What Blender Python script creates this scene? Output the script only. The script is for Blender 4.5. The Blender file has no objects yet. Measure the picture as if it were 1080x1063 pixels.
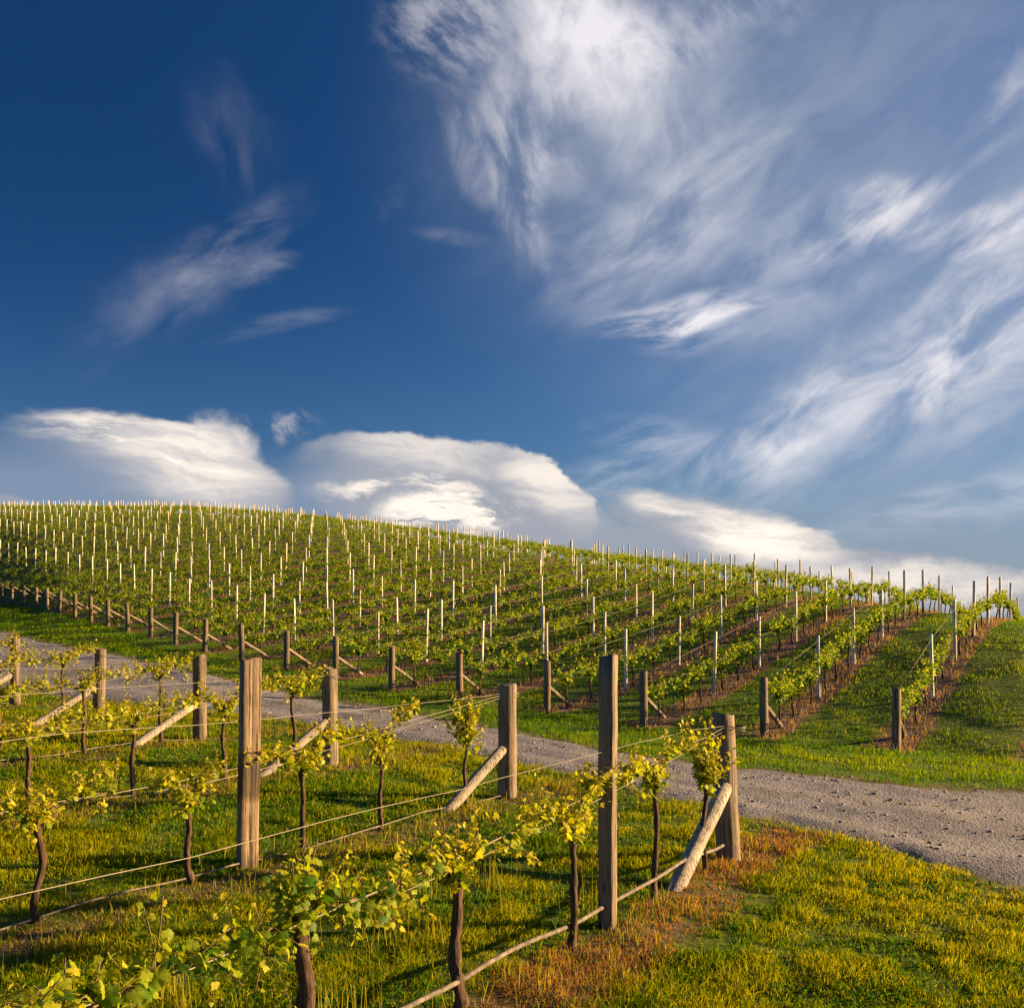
import bpy, math, random
import numpy as np
from mathutils import Vector

SC = bpy.context.scene
COL = SC.collection
R = math.radians
F, CX, YH = 1100.0, 540.0, 640.0        # focal length, principal column and horizon row of the photograph
EYE = 2.3
SUN_AZ, SUN_EL = 81.0, 11.5

# ------------------------------------------------------------------ camera
cam_d = bpy.data.cameras.new('camera')
cam = bpy.data.objects.new('camera', cam_d)
COL.objects.link(cam)
cam.location = (0, 0, EYE)
cam.rotation_euler = (R(90), 0, 0)
cam_d.sensor_fit = 'HORIZONTAL'
cam_d.sensor_width = 36.0
cam_d.lens = 36.0 * F / 1080.0
cam_d.shift_y = (YH - 531.5) / 1080.0
cam_d.clip_start = 0.1
cam_d.clip_end = 5000
SC.camera = cam
SC.view_settings.view_transform = 'Standard'
SC.view_settings.look = 'None'
SC.view_settings.exposure = 1.65
SC.view_settings.gamma = 1.0

# ------------------------------------------------------------------ sun
sd = bpy.data.lights.new('sun', 'SUN')
sd.energy = 5.0
sd.angle = R(0.6)
sd.color = (1.0, 0.675, 0.30)
sun = bpy.data.objects.new('sun', sd)
COL.objects.link(sun)
sv = Vector((math.sin(R(SUN_AZ)) * math.cos(R(SUN_EL)), math.cos(R(SUN_AZ)) * math.cos(R(SUN_EL)), math.sin(R(SUN_EL))))
sun.rotation_euler = (-sv).to_track_quat('-Z', 'Y').to_euler()
sun.location = (40, 10, 30)


# ------------------------------------------------------------------ node helper
class NT:
    def __init__(self, tree):
        self.t = tree
        self.n = tree.nodes
        self.l = tree.links

    def new(self, typ, **kw):
        n = self.n.new(typ)
        for k, v in kw.items():
            setattr(n, k, v)
        return n

    def put(self, sock, v):
        if v is None:
            return
        if isinstance(v, bpy.types.NodeSocket):
            self.l.new(v, sock)
        else:
            sock.default_value = v

    def m(self, op, a, b=None, c=None, clamp=False):
        n = self.new('ShaderNodeMath', operation=op)
        n.use_clamp = clamp
        for i, v in enumerate((a, b, c)):
            self.put(n.inputs[i], v)
        return n.outputs[0]

    def add(self, a, b): return self.m('ADD', a, b)
    def sub(self, a, b): return self.m('SUBTRACT', a, b)
    def mul(self, a, b): return self.m('MULTIPLY', a, b)

    def ss(self, v, lo, hi, a=0.0, b=1.0):
        n = self.new('ShaderNodeMapRange', interpolation_type='SMOOTHSTEP')
        self.put(n.inputs['Value'], v)
        n.inputs['From Min'].default_value = lo
        n.inputs['From Max'].default_value = hi
        n.inputs['To Min'].default_value = a
        n.inputs['To Max'].default_value = b
        return n.outputs[0]

    def noise(self, vec, scale=1.0, detail=4.0, rough=0.5, dist=0.0, lac=2.0, out=0):
        n = self.new('ShaderNodeTexNoise')
        self.put(n.inputs['Vector'], vec)
        n.inputs['Scale'].default_value = scale
        n.inputs['Detail'].default_value = detail
        n.inputs['Roughness'].default_value = rough
        n.inputs['Lacunarity'].default_value = lac
        n.inputs['Distortion'].default_value = dist
        return n.outputs[out]

    def mapping(self, vec, loc=(0, 0, 0), rot=(0, 0, 0), scale=(1, 1, 1), typ='POINT'):
        n = self.new('ShaderNodeMapping', vector_type=typ)
        self.put(n.inputs['Vector'], vec)
        n.inputs['Location'].default_value = loc
        n.inputs['Rotation'].default_value = rot
        n.inputs['Scale'].default_value = scale
        return n.outputs[0]

    def mix(self, fac, a, b, mode='MIX'):
        n = self.new('ShaderNodeMix', data_type='RGBA', blend_type=mode)
        self.put(n.inputs[0], fac)
        for s, v in ((n.inputs[6], a), (n.inputs[7], b)):
            if isinstance(v, tuple) and len(v) == 3:
                v = v + (1.0,)
            self.put(s, v)
        return n.outputs[2]

    def ramp(self, fac, stops):
        n = self.new('ShaderNodeValToRGB')
        self.put(n.inputs[0], fac)
        e = n.color_ramp.elements
        while len(e) < len(stops):
            e.new(0.5)
        for el, (p, c) in zip(e, stops):
            el.position = p
            el.color = tuple(c) + (1.0,) if len(c) == 3 else c
        return n.outputs[0]

    def vadd(self, a, b):
        n = self.new('ShaderNodeVectorMath', operation='ADD')
        self.put(n.inputs[0], a)
        self.put(n.inputs[1], b)
        return n.outputs[0]

    def vscale(self, a, s):
        n = self.new('ShaderNodeVectorMath', operation='SCALE')
        self.put(n.inputs[0], a)
        n.inputs['Scale'].default_value = s
        return n.outputs[0]

    def vsub(self, a, b):
        n = self.new('ShaderNodeVectorMath', operation='SUBTRACT')
        self.put(n.inputs[0], a)
        self.put(n.inputs[1], b)
        return n.outputs[0]

# ------------------------------------------------------------------ sky and clouds
# Clouds live in the world as patterns over compass bearing and height above the horizon.
world = bpy.data.worlds.new('World')
SC.world = world
world.use_nodes = True
wt = NT(world.node_tree)
wt.n.clear()
w_out = wt.new('ShaderNodeOutputWorld')
bg = wt.new('ShaderNodeBackground')
bg.inputs['Strength'].default_value = 0.05
wt.l.new(bg.outputs[0], w_out.inputs[0])
tc = wt.new('ShaderNodeTexCoord')
sep = wt.new('ShaderNodeSeparateXYZ')
wt.l.new(tc.outputs['Generated'], sep.inputs[0])
dx, dy, dz = sep.outputs
dzc = wt.m('MAXIMUM', dz, 0.012)
cmb = wt.new('ShaderNodeCombineXYZ')
wt.put(cmb.inputs[0], dx); wt.put(cmb.inputs[1], dy); wt.put(cmb.inputs[2], dzc)
sky = wt.new('ShaderNodeTexSky', sky_type='NISHITA')
sky.sun_disc = False
sky.sun_elevation = R(SUN_EL)
sky.sun_rotation = R(SUN_AZ)
sky.altitude = 200
sky.air_density = 1.0
sky.dust_density = 0.6
sky.ozone_density = 2.5
wt.l.new(cmb.outputs[0], sky.inputs['Vector'])
az = wt.mul(wt.m('ARCTAN2', dx, dy), 10.0)
el = wt.mul(wt.m('ARCSINE', dz), 10.0)
cc = wt.new('ShaderNodeCombineXYZ')
wt.put(cc.inputs[0], az); wt.put(cc.inputs[1], el)
AE = cc.outputs[0]                       # (bearing, height) in tenths of a radian


def ae(x, y):
    return (10 * math.atan((x - CX) / F), 10 * math.atan((YH - y) / math.hypot(F, x - CX)))


def blob(vec, x, y, rx, ry, rot=0.0, lo=0.0, hi=0.6, amp=1.0):
    c = ae(x, y)
    k = 10.0 / F
    v = wt.mapping(vec, (c[0], c[1], 0), (0, 0, R(rot)), (rx * k, ry * k, 1.0), 'TEXTURE')
    g = wt.new('ShaderNodeTexGradient', gradient_type='SPHERICAL')
    wt.l.new(v, g.inputs[0])
    return wt.ss(g.outputs['Fac'], lo, hi, 0.0, amp)


def strokes(vec, ang, along, across):
    """coordinates that stretch a pattern into strokes running at the given angle"""
    return wt.mapping(vec, (0, 0, 0), (0, 0, R(ang)), (along, across, 1.0), 'TEXTURE')


def total(items, mode='ADD'):
    r = items[0]
    for i in items[1:]:
        r = wt.m(mode, r, i)
    return r


# gentle wandering of the coordinates, so that no edge is an ellipse
wob = wt.vscale(wt.vsub(wt.noise(AE, 0.8, 3, 0.5, out=1), (0.5, 0.5, 0.5)), 0.9)
wob2 = wt.vscale(wt.vsub(wt.noise(AE, 3.0, 5, 0.6, out=1), (0.5, 0.5, 0.5)), 0.30)
V1 = wt.vadd(AE, wt.vadd(wob, wob2))
V0 = wt.vadd(AE, wt.vscale(wt.vsub(wt.noise(AE, 0.55, 2, 0.4, out=1), (0.5, 0.5, 0.5)), 0.55))
soft = wt.vscale(wt.vsub(wt.noise(wt.mapping(AE, scale=(0.6, 1.6, 1)), 1.5, 4, 0.5, out=1), (0.5, 0.5, 0.5)), 0.32)
V2 = wt.vadd(AE, wt.vadd(soft, wt.vscale(wt.vsub(wt.noise(wt.mapping(AE, scale=(0.7, 1.4, 1)), 6.0, 6, 0.62, out=1), (0.5, 0.5, 0.5)), 0.13)))

# streaky texture of the high cirrus: long strokes rising to the right, others falling steeply
st = strokes(V0, 31, 1.55, 0.62)
n_streak = wt.noise(st, 1.5, 10, 0.58, 0.35)
st2 = strokes(V0, 108, 1.25, 0.7)
n_streak2 = wt.noise(st2, 1.5, 10, 0.57, 0.35)
st3 = strokes(V0, 10, 2.0, 0.5)
n_streak3 = wt.noise(st3, 2.2, 9, 0.6, 0.1)
n_fine = wt.noise(V0, 2.6, 9, 0.62)
n_dap = wt.noise(strokes(V0, -38, 1.5, 0.7), 4.0, 6, 0.6)

# cirrus: (x, y, rx, ry, rot, lo, hi, amp), rot anticlockwise
cir_core = total([blob(V1, *b) for b in (
    (615, 50, 150, 95, -50, 0, 1, .8),
    (600, 20, 200, 90, -20, 0, 1, .35),
)])
cir_a = total([blob(V1, *b) for b in (
    (640, 60, 220, 130, -35, 0, .8, .6),
    (548, 190, 46, 120, 12, 0, .8, .95),
    (580, 150, 60, 60, 0, 0, .8, .5),
    (495, 150, 36, 60, 30, 0, .8, .45),
    (415, 205, 16, 34, -20, 0, 1, .2),
    (240, 135, 80, 60, 0, 0, 1, .12),
)])
cir_d = total([blob(V1, *b) for b in (
    (470, 25, 120, 66, -35, 0, .95, .55),
    (720, 20, 200, 50, 12, 0, .9, .4),
)])
cir_b = total([blob(V1, *b) for b in (
    (700, 235, 190, 80, 32, 0, .8, .6),
    (925, 232, 105, 48, 22, 0, .75, 1.0),
    (1025, 250, 80, 36, 12, 0, .7, 1.1),
    (860, 270, 150, 80, 25, 0, .8, .4),
    (1060, 350, 200, 110, 40, 0, .8, .85),
    (900, 430, 270, 70, 27, 0, .8, .85),
    (790, 470, 150, 36, 22, 0, .8, .55),
    (1080, 100, 70, 40, 20, 0, .8, .5),
    (240, 255, 130, 44, 38, 0, .9, .30),
    (170, 310, 130, 60, 38, 0, .9, .16),
)])
cir_c = total([blob(V0, *b) for b in (
    (715, 332, 115, 26, 4, 0, .7, 1.1),
    (720, 352, 80, 26, 4, 0, .7, .5),
    (480, 250, 60, 9, -5, 0, 1, .18),
    (290, 348, 90, 13, 17, 0, .9, .2),
    (690, 462, 90, 26, -4, 0, .8, .4),
    (1010, 525, 180, 34, 18, 0, .8, .55),
    (640, 500, 120, 24, 14, 0, .8, .4),
    (275, 290, 50, 16, 30, 0, .9, .3),
)])
d_cir = total([
    wt.mul(cir_core, wt.ss(n_fine, .22, .62, .35, 1.0)),
    wt.mul(cir_a, wt.ss(n_streak2, .33, .74)),
    wt.mul(cir_d, wt.ss(n_dap, .34, .68)),
    wt.mul(cir_b, wt.ss(n_streak, .33, .74)),
    wt.mul(cir_c, wt.ss(n_streak3, .34, .66)),
])
# thin veil spread over the right half of the sky
veil = total([blob(V2, *b) for b in (
    (900, 160, 560, 380, -10, 0, .95, .55),
    (1060, 440, 520, 300, 20, 0, .95, .46),
    (640, 100, 260, 240, -30, 0, .95, .26),
)])
veil = wt.mul(veil, wt.ss(n_streak, .2, .8, .65, 1.2))
d_cir = wt.m('MINIMUM', wt.mul(d_cir, .66), .85)

# lens clouds low over the hill
lin = strokes(V2, -6, 2.2, 0.36)
n_lens = wt.noise(lin, 1.3, 7, 0.58, 0.3)
n_br = wt.noise(lin, 2.3, 7, 0.62, 0.3)
lensA = wt.mul(total([blob(V2, 146, 497, 158, 60, -7, 0, .14, 1.0), blob(V1, 226, 490, 54, 46, 0, 0, .4, 1.0)], 'MAXIMUM'), blob(V2, 215, 450, 270, 110, -20, 0, .55, 1.0))
lensB = wt.mul(blob(V2, 530, 500, 235, 130, 0, 0, .42), total([blob(V2, 450, 520, 152, 62, -13, 0, .09, .97), blob(V2, 545, 522, 96, 46, -20, 0, .10, 1.0)], 'MAXIMUM'))
tuft = wt.mul(blob(V1, 290, 458, 50, 18, 0, 0, 1.0, .6), wt.ss(n_dap, .44, .66))
bank = total([
    blob(V2, 765, 564, 150, 42, -17, 0, .4, 1.0), blob(V2, 820, 578, 70, 32, -14, 0, .2, 1.0), blob(V1, 650, 566, 150, 34, 0, 0, .6, .8),
    blob(V2, 950, 612, 150, 30, -6, 0, .3, .95), blob(V1, 1080, 628, 150, 36, 0, 0, .45, .9),
    blob(V1, 110, 532, 34, 12, 0, 0, .6, .8), blob(V1, 20, 532, 60, 10, 0, 0, .6, .6)], 'MAXIMUM')
lowgrey = total([blob(V2, *b) for b in (
    (40, 530, 330, 95, 0, 0, .8, .85),
    (330, 535, 240, 66, 0, 0, .8, .85),
    (620, 580, 330, 66, 0, 0, .9, .7),
    (1000, 610, 400, 130, 0, 0, .95, .6),
)], 'MAXIMUM')

# where the cloud body faces the light and where it lies in its own shade
litA = wt.m('MAXIMUM', wt.mul(blob(V2, 195, 478, 130, 72, -10, 0, .9, 1.0), wt.ss(n_br, .3, .68, .35, 1.0)), wt.mul(blob(V2, 110, 452, 120, 22, -4, 0, .7, .9), wt.ss(n_br, .35, .6)))
litB = total([wt.mul(blob(V2, 450, 472, 170, 34, -8, 0, .9, .62), wt.ss(n_br, .3, .65, .4, 1.0)), wt.mul(blob(V2, 580, 502, 96, 50, -28, 0, .8, .75), wt.ss(n_lens, .3, .6, .45, 1.0)),
              wt.mul(blob(V1, 480, 541, 100, 22, 4, 0, .6, 1.1), wt.ss(n_br, .36, .54)),
              wt.mul(blob(V1, 420, 517, 130, 13, -3, 0, .7, .9), wt.ss(n_br, .36, .55))], 'MAXIMUM')
lit_bank = wt.mul(total([blob(V2, 800, 566, 120, 40, -16, 0, .8, 1.0), blob(V2, 720, 530, 110, 22, -12, 0, .8, .95), blob(V1, 960, 602, 200, 30, -4, 0, .8, .8)], 'MAXIMUM'), wt.ss(n_br, .3, .6, .35, 1.0))
lit = total([litA, litB, lit_bank, blob(V1, 120, 530, 60, 20, 0, 0, .6, .45), blob(V2, 295, 455, 70, 36, 0, 0, .5, .6)], 'MAXIMUM')

GREY = (1.6, 2.05, 2.9)
WHITE = (7.6, 6.7, 5.8)
skyc = wt.mix(1.0, sky.outputs[0], (0.66, 0.76, 1.02), 'MULTIPLY')
hs = wt.new('ShaderNodeHueSaturation')
hs.inputs['Saturation'].default_value = 1.15
hs.inputs['Value'].default_value = 0.68
wt.l.new(skyc, hs.inputs['Color'])
c0 = wt.mix(blob(V2, 0, -20, 950, 640, 0, 0, 1.0, .95), hs.outputs[0], (0.040, 0.27, 0.92))
c1 = wt.mix(veil, c0, (2.35, 2.75, 3.45))
c2 = wt.mix(d_cir, c1, (6.3, 6.0, 6.15))
c3 = wt.mix(lowgrey, c2, GREY)
d_low = wt.m('MINIMUM', total([lensA, lensB, tuft, bank], 'MAXIMUM'), 1.0)
body = wt.mix(lit, (2.4, 2.55, 2.95), WHITE)
c4 = wt.mix(wt.mul(d_low, wt.ss(n_lens, .2, .6, .72, 1.0)), c3, body)
wt.l.new(c4, bg.inputs['Color'])
world.cycles.sampling_method = 'MANUAL'
world.cycles.sample_map_resolution = 512

# ------------------------------------------------------------------ tagging helpers
def tag(o, label=None, cat=None, group=None, kind=None):
    if label: o['label'] = label
    if cat: o['category'] = cat
    if group: o['group'] = group
    if kind: o['kind'] = kind
    return o


def empty(name, loc, rz=0.0):
    o = bpy.data.objects.new(name, None)
    COL.objects.link(o)
    o.location = loc
    o.rotation_euler = (0, 0, rz)
    o.empty_display_size = 0.2
    return o


def link(name, me, parent=None, loc=None):
    o = bpy.data.objects.new(name, me)
    COL.objects.link(o)
    if parent is not None: o.parent = parent
    if loc is not None: o.location = loc
    return o


def np_mesh(name, verts, faces_flat, face_len, mats=(), mat_idx=None, col=None, smooth=False):
    """verts (n,3); faces_flat 1-d vertex indices; face_len number of corners per face; col (n,3) per-vertex colour"""
    me = bpy.data.meshes.new(name)
    v = np.asarray(verts, np.float32)
    ff = np.asarray(faces_flat, np.int32)
    fl = np.asarray(face_len, np.int32)
    me.vertices.add(len(v)); me.vertices.foreach_set('co', v.ravel())
    me.loops.add(len(ff)); me.loops.foreach_set('vertex_index', ff)
    me.polygons.add(len(fl))
    ls = np.zeros(len(fl), np.int32); ls[1:] = np.cumsum(fl)[:-1]
    me.polygons.foreach_set('loop_start', ls)
    for m in mats: me.materials.append(m)
    if mat_idx is not None: me.polygons.foreach_set('material_index', np.asarray(mat_idx, np.int32))
    if smooth: me.polygons.foreach_set('use_smooth', np.ones(len(fl), bool))
    if col is not None:
        a = me.attributes.new('tint', 'FLOAT_COLOR', 'POINT')
        c = np.ones((len(v), 4), np.float32); c[:, :3] = col
        a.data.foreach_set('color', c.ravel())
    me.update(calc_edges=True)
    return me


class MB:
    """collects geometry of one mesh"""
    def __init__(self):
        self.v = []; self.f = []; self.mi = []; self.c = []

    def addm(self, vs, fs, mi=0, col=(1, 1, 1)):
        b = len(self.v)
        self.v.extend(vs)
        self.f.extend([tuple(i + b for i in f) for f in fs])
        self.mi.extend([mi] * len(fs))
        self.c.extend([col] * len(vs))

    def tube(self, pts, radii, n=8, caps=True, mi=0, col=(1, 1, 1), rnd=None, wob=0.0):
        pts = [Vector(p) for p in pts]
        vs = []; up = None
        for i, p in enumerate(pts):
            d = (pts[min(i + 1, len(pts) - 1)] - pts[max(i - 1, 0)]).normalized()
            if up is None:
                up = Vector((0, 0, 1)) if abs(d.z) < 0.9 else Vector((1, 0, 0))
            s = d.cross(up).normalized(); t = s.cross(d).normalized(); up = t
            for k in range(n):
                a = 2 * math.pi * k / n
                r = radii[i] * (1 + (rnd.uniform(-wob, wob) if rnd else 0))
                vs.append(p + s * (r * math.cos(a)) + t * (r * math.sin(a)))
        fs = []
        for i in range(len(pts) - 1):
            for k in range(n):
                k2 = (k + 1) % n
                fs.append((i * n + k, i * n + k2, (i + 1) * n + k2, (i + 1) * n + k))
        if caps:
            fs.append(tuple(range(n - 1, -1, -1)))
            fs.append(tuple(range((len(pts) - 1) * n, len(pts) * n)))
        self.addm(vs, fs, mi, col)

    def mesh(self, name, mats, smooth=False):
        fl = [len(f) for f in self.f]
        flat = [i for f in self.f for i in f]
        me = np_mesh(name, np.array([tuple(v) for v in self.v]), flat, fl, mats, self.mi, np.array(self.c), smooth)
        return me


# numpy value noise (for placing things and for heights)
def vnoise(x, y, seed=0):
    x = np.asarray(x, float); y = np.asarray(y, float)
    xi = np.floor(x).astype(np.int64); yi = np.floor(y).astype(np.int64)
    fx = x - xi; fy = y - yi
    fx = fx * fx * (3 - 2 * fx); fy = fy * fy * (3 - 2 * fy)

    def h(a, b):
        n = (a * 374761393 + b * 668265263 + seed * 982451653) & 0x7fffffff
        n = ((n ^ (n >> 13)) * 1274126177) & 0x7fffffff
        return ((n ^ (n >> 16)) & 0xffff) / 65535.0
    return (h(xi, yi) * (1 - fx) + h(xi + 1, yi) * fx) * (1 - fy) + (h(xi, yi + 1) * (1 - fx) + h(xi + 1, yi + 1) * fx) * fy


def fbm(x, y, seed=0, oct=4):
    s = 0; a = 0.5; t = 0
    for k in range(oct):
        s = s + a * vnoise(np.asarray(x) * 2 ** k, np.asarray(y) * 2 ** k, seed + k); t += a; a *= 0.5
    return s / t


def sstep(a, b, v):
    t = np.clip((v - a) / (b - a), 0, 1)
    return t * t * (3 - 2 * t)


# ------------------------------------------------------------------ the lie of the land
UX, UY = 0.5056, 0.8628                    # bearing of every vine row
W0, DW = -3.68, -2.47                      # hill rows across that bearing
FO, DFO = 3.75, 3.80                       # near rows
END_PX = [945, 806, 679, 577, 485, 413, 354, 302, 255, 216, 185, 159, 135, 114, 96, 79, 63, 50, 38, 25, 13, 2]
END_PY = [792, 778, 766, 752, 737, 728, 715, 706, 697, 688, 680, 673, 667, 662, 657, 652, 648, 645, 643, 641, 639, 637]


def end_xy(i):
    """plan position of the end post of hill row i"""
    w = W0 + DW * i
    if i < len(END_PX):
        q = (END_PX[i] - CX) / F
        y = w / (UY * q - UX)
        return q * y, y
    x0, y0 = end_xy(len(END_PX) - 1)
    k = i - len(END_PX) + 1
    y = y0 + 2.12 * k
    return (w + UX * y) / UY, y


_ex = [1500, 1220, 1080] + END_PX + [-10, -60, -150, -600]
_ez = [18.4, 18.6, 18.9] + [end_xy(i)[1] for i in range(len(END_PX))] + [62.5, 76, 105, 150]
_eh = [(YH - y) / F for y in [830, 815, 803] + END_PY + [636, 628, 618, 610]]
_cx = [-600, -150, -60, 0, 200, 300, 400, 500, 600, 700, 800, 900, 1000, 1037, 1080, 1200, 1500]
_cz = [230, 185, 156, 140, 130, 118, 104, 92, 79, 67, 56, 47, 39.5, 37, 36, 36, 37]
_cy = [556, 546, 542, 540, 541, 549, 561, 576, 590, 605, 618, 633, 648, 654, 655, 664, 690]
_fx = [-600, -150, -60, 0, 100, 200, 300, 400, 500, 600, 700, 800, 960, 1080, 1500]
_fy = [640, 652, 660, 665, 685, 705, 730, 745, 762, 780, 800, 810, 825, 832, 845]
_fz = [70, 52, 46, 42, 34, 29, 25.3, 23, 20.6, 18.6, 16.9, 16.0, 15.06, 14.8, 14.2]
_fh = [(YH - y) / F for y in _fy]
FAR_EDGE = [((a - CX) / F * b, b) for a, b in zip(_fx, _fz)]
NEAR_EDGE = [(16, 5.6), (8, 7.2), (4.36, 8.88), (3.89, 10.18), (3.25, 11.0), (2.76, 11.68), (1.29, 14.0), (-0.93, 16.9), (-2.39, 18.4), (-4.98, 20.3), (-7.8, 22.1), (-10.5, 23.6), (-14, 26), (-20, 31.5), (-32, 43), (-60, 60)]
_nx = [-600] + [CX + F * a / b for a, b in NEAR_EDGE[1:-1]][::-1]
_nz = [60] + [b for a, b in NEAR_EDGE[1:-1]][::-1]
_ex, _ez, _eh = _ex[::-1], _ez[::-1], _eh[::-1]


def ground(X, Y):
    X = np.asarray(X, float); Y = np.asarray(Y, float)
    Ys = np.maximum(Y, 2.0)
    px = np.clip(CX + F * X / Ys, -600, 1500)
    def flat(x, y):
        return EYE - 2.28318 - 0.0333 * np.maximum(np.minimum(x, 14), -16) - 0.0039 * np.clip(y, -20, 40)
    plane = flat(X, Y)
    ze = np.interp(px, _ex, _ez); te = np.interp(px, _ex, _eh)
    zc = np.interp(px, _cx, _cz); tc_ = np.interp(px, _cx, [(YH - y) / F for y in _cy])
    zf = np.interp(px, _fx, _fz); hf = EYE + zf * np.interp(px, _fx, _fh)
    zn = np.minimum(np.interp(px, _nx, _nz), zf - 2)
    hn = flat((px - CX) / F * zn, zn)
    tau = (Ys - ze) / (zc - ze)
    tt = np.clip(1 - tau, 0, 1.15) ** 2.5
    t = tc_ - (tc_ - te) * tt
    hill = t * np.minimum(Ys, zc)
    d = np.maximum(Ys - zc, 0)
    dq = np.minimum(d, 22)
    cq = np.interp(px, [650, 1000], [0.0055, 0.013])
    hill = hill + (tc_ * d - cq * dq * dq - 2 * cq * 22 * np.maximum(d - 22, 0) * 0.6)
    hill = EYE + np.maximum(hill, -14)
    road = hn + (hf - hn) * np.clip((Ys - zn) / (zf - zn), 0, 1)
    he = EYE + te * ze
    verge = hf + (he - hf) * np.clip((Ys - zf) / (ze - zf), 0, 1)
    h = np.where(Ys < zf, plane + (road - plane) * sstep(zn - .8, zn + .4, Ys), verge + (hill - verge) * sstep(ze - .6, ze + .9, Ys))
    h = np.where(Y < 2.5, plane, h)
    # small unevenness
    h = h + (fbm(X * 0.8, Y * 0.8, 3) - 0.5) * 0.07 + (fbm(X * 0.16, Y * 0.16, 9, 2) - 0.5) * 0.18 * sstep(30, 60, Ys)
    return h


def G(x, y):
    return float(ground(x, y))


def edge_dist(X, Y, poly):
    """signed y-distance to an edge polyline given as plan points, read along the ray-free x axis"""
    p = sorted(poly)
    xs = [a for a, b in p]; ys = [b for a, b in p]
    return Y - np.interp(X, xs, ys)


def road_mask(X, Y):
    """> 0 inside the road, in metres from the nearer edge (roughly)"""
    jag = (fbm(np.asarray(X) * 1.6, np.asarray(Y) * 1.6, 21) - 0.5) * 0.8
    return np.minimum(edge_dist(X, Y, NEAR_EDGE), -edge_dist(X, Y, FAR_EDGE)) * 0.75 + jag


def is_hill(X, Y):
    px = np.clip(CX + F * np.asarray(X) / np.maximum(Y, 2), -600, 1500)
    return np.asarray(Y) - np.interp(px, _ex, _ez)


# ------------------------------------------------------------------ materials of the ground
def new_mat(name):
    m = bpy.data.materials.new(name)
    m.use_nodes = True
    n = NT(m.node_tree)
    n.n.clear()
    out = n.new('ShaderNodeOutputMaterial')
    b = n.new('ShaderNodeBsdfPrincipled')
    n.l.new(b.outputs[0], out.inputs[0])
    b.inputs['Specular IOR Level'].default_value = 0.25
    b.inputs['Roughness'].default_value = 0.85
    return m, n, b, out


def bump(n, b, h, strength=0.5, dist=0.02):
    bp = n.new('ShaderNodeBump')
    bp.inputs['Strength'].default_value = strength
    bp.inputs['Distance'].default_value = dist
    n.put(bp.inputs['Height'], h)
    n.l.new(bp.outputs[0], b.inputs['Normal'])


def pos_of(n):
    return n.new('ShaderNodeNewGeometry').outputs['Position']


def strip_w(n, pos):
    d = n.new('ShaderNodeVectorMath', operation='DOT_PRODUCT')
    n.put(d.inputs[0], pos); d.inputs[1].default_value = (UY, -UX, 0)
    return d.outputs['Value']


mat_ground, gn, gb, _ = new_mat('ground')
gp = pos_of(gn)
gw = gn.add(strip_w(gn, gp), gn.mul(gn.sub(gn.noise(gp, 0.9, 3), 0.5), 0.7))
att = gn.new('ShaderNodeAttribute', attribute_name='tint')
asep = gn.new('ShaderNodeSeparateColor'); gn.l.new(att.outputs['Color'], asep.inputs[0])
s_hill = gn.m('PINGPONG', gn.add(gw, 0.05 - W0), -DW / 2)
s_fore = gn.m('PINGPONG', gn.add(gw, 0.8628 * FO - 0.25), 0.8628 * DFO / 2)
n1 = gn.noise(gp, 1.2, 5, 0.6)
n2 = gn.noise(gp, 9.0, 6, 0.7)
n3 = gn.noise(gp, 0.25, 4, 0.6)
n4 = gn.noise(gp, 38.0, 4, 0.7)
grass = gn.ramp(gn.add(gn.mul(n1, .55), gn.mul(n2, .45)), [(0.3, (.040, .085, .004)), (0.5, (.095, .15, .006)), (0.68, (.20, .215, .010))])
soil = gn.ramp(gn.add(gn.mul(n2, .5), gn.mul(n4, .5)), [(0.3, (.085, .045, .03)), (0.52, (.19, .11, .075)), (0.72, (.34, .23, .16))])
sh = gn.mul(gn.ss(s_hill, .30, .50, 1, 0), asep.outputs[0])
sf = gn.mul(gn.mul(gn.ss(s_fore, .2, .55, 1, 0), asep.outputs[1]), gn.ss(n1, .36, .56))
gc = gn.mix(gn.mul(gn.ss(n2, .58, .75), .5), grass, (.16, .12, .05))
gc = gn.mix(gn.m('MAXIMUM', gn.m('MAXIMUM', sh, sf), gn.mul(asep.outputs[2], gn.ss(n2, .3, .6))), gc, soil)
gn.l.new(gc, gb.inputs['Base Color'])
bump(gn, gb, gn.add(n2, gn.mul(n4, .5)), 0.9, 0.06)

mat_road, rn, rb, _ = new_mat('gravel_road')
rp = pos_of(rn)
ra = rn.noise(rp, 0.7, 4, .6); rb1 = rn.noise(rp, 7.0, 6, .72)
rat = rn.new('ShaderNodeAttribute', attribute_name='tint')
rsp = rn.new('ShaderNodeSeparateColor'); rn.l.new(rat.outputs['Color'], rsp.inputs[0]); rc = rn.noise(rp, 55, 3, .7)
vor = rn.new('ShaderNodeTexVoronoi'); rn.put(vor.inputs['Vector'], rp); vor.inputs['Scale'].default_value = 26
vor2 = rn.new('ShaderNodeTexVoronoi'); rn.put(vor2.inputs['Vector'], rp); vor2.inputs['Scale'].default_value = 60
rcol = rn.ramp(rn.add(rn.mul(ra, .45), rn.mul(rb1, .55)), [(.3, (.15, .145, .165)), (.5, (.26, .25, .28)), (.7, (.42, .395, .42))])
rst = rn.mix(rn.mul(rn.ss(vor.outputs['Distance'], .0, .30, 1, 0), .55), rcol, rn.mix(.55, vor.outputs['Color'], (.42, .38, .36), 'MULTIPLY'))
rst = rn.mix(rn.mul(rn.ss(rb1, .56, .72), .35), rst, (.22, .16, .09))
rst = rn.mix(rn.mul(rsp.outputs[0], .6), rst, (.36, .335, .335))
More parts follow.
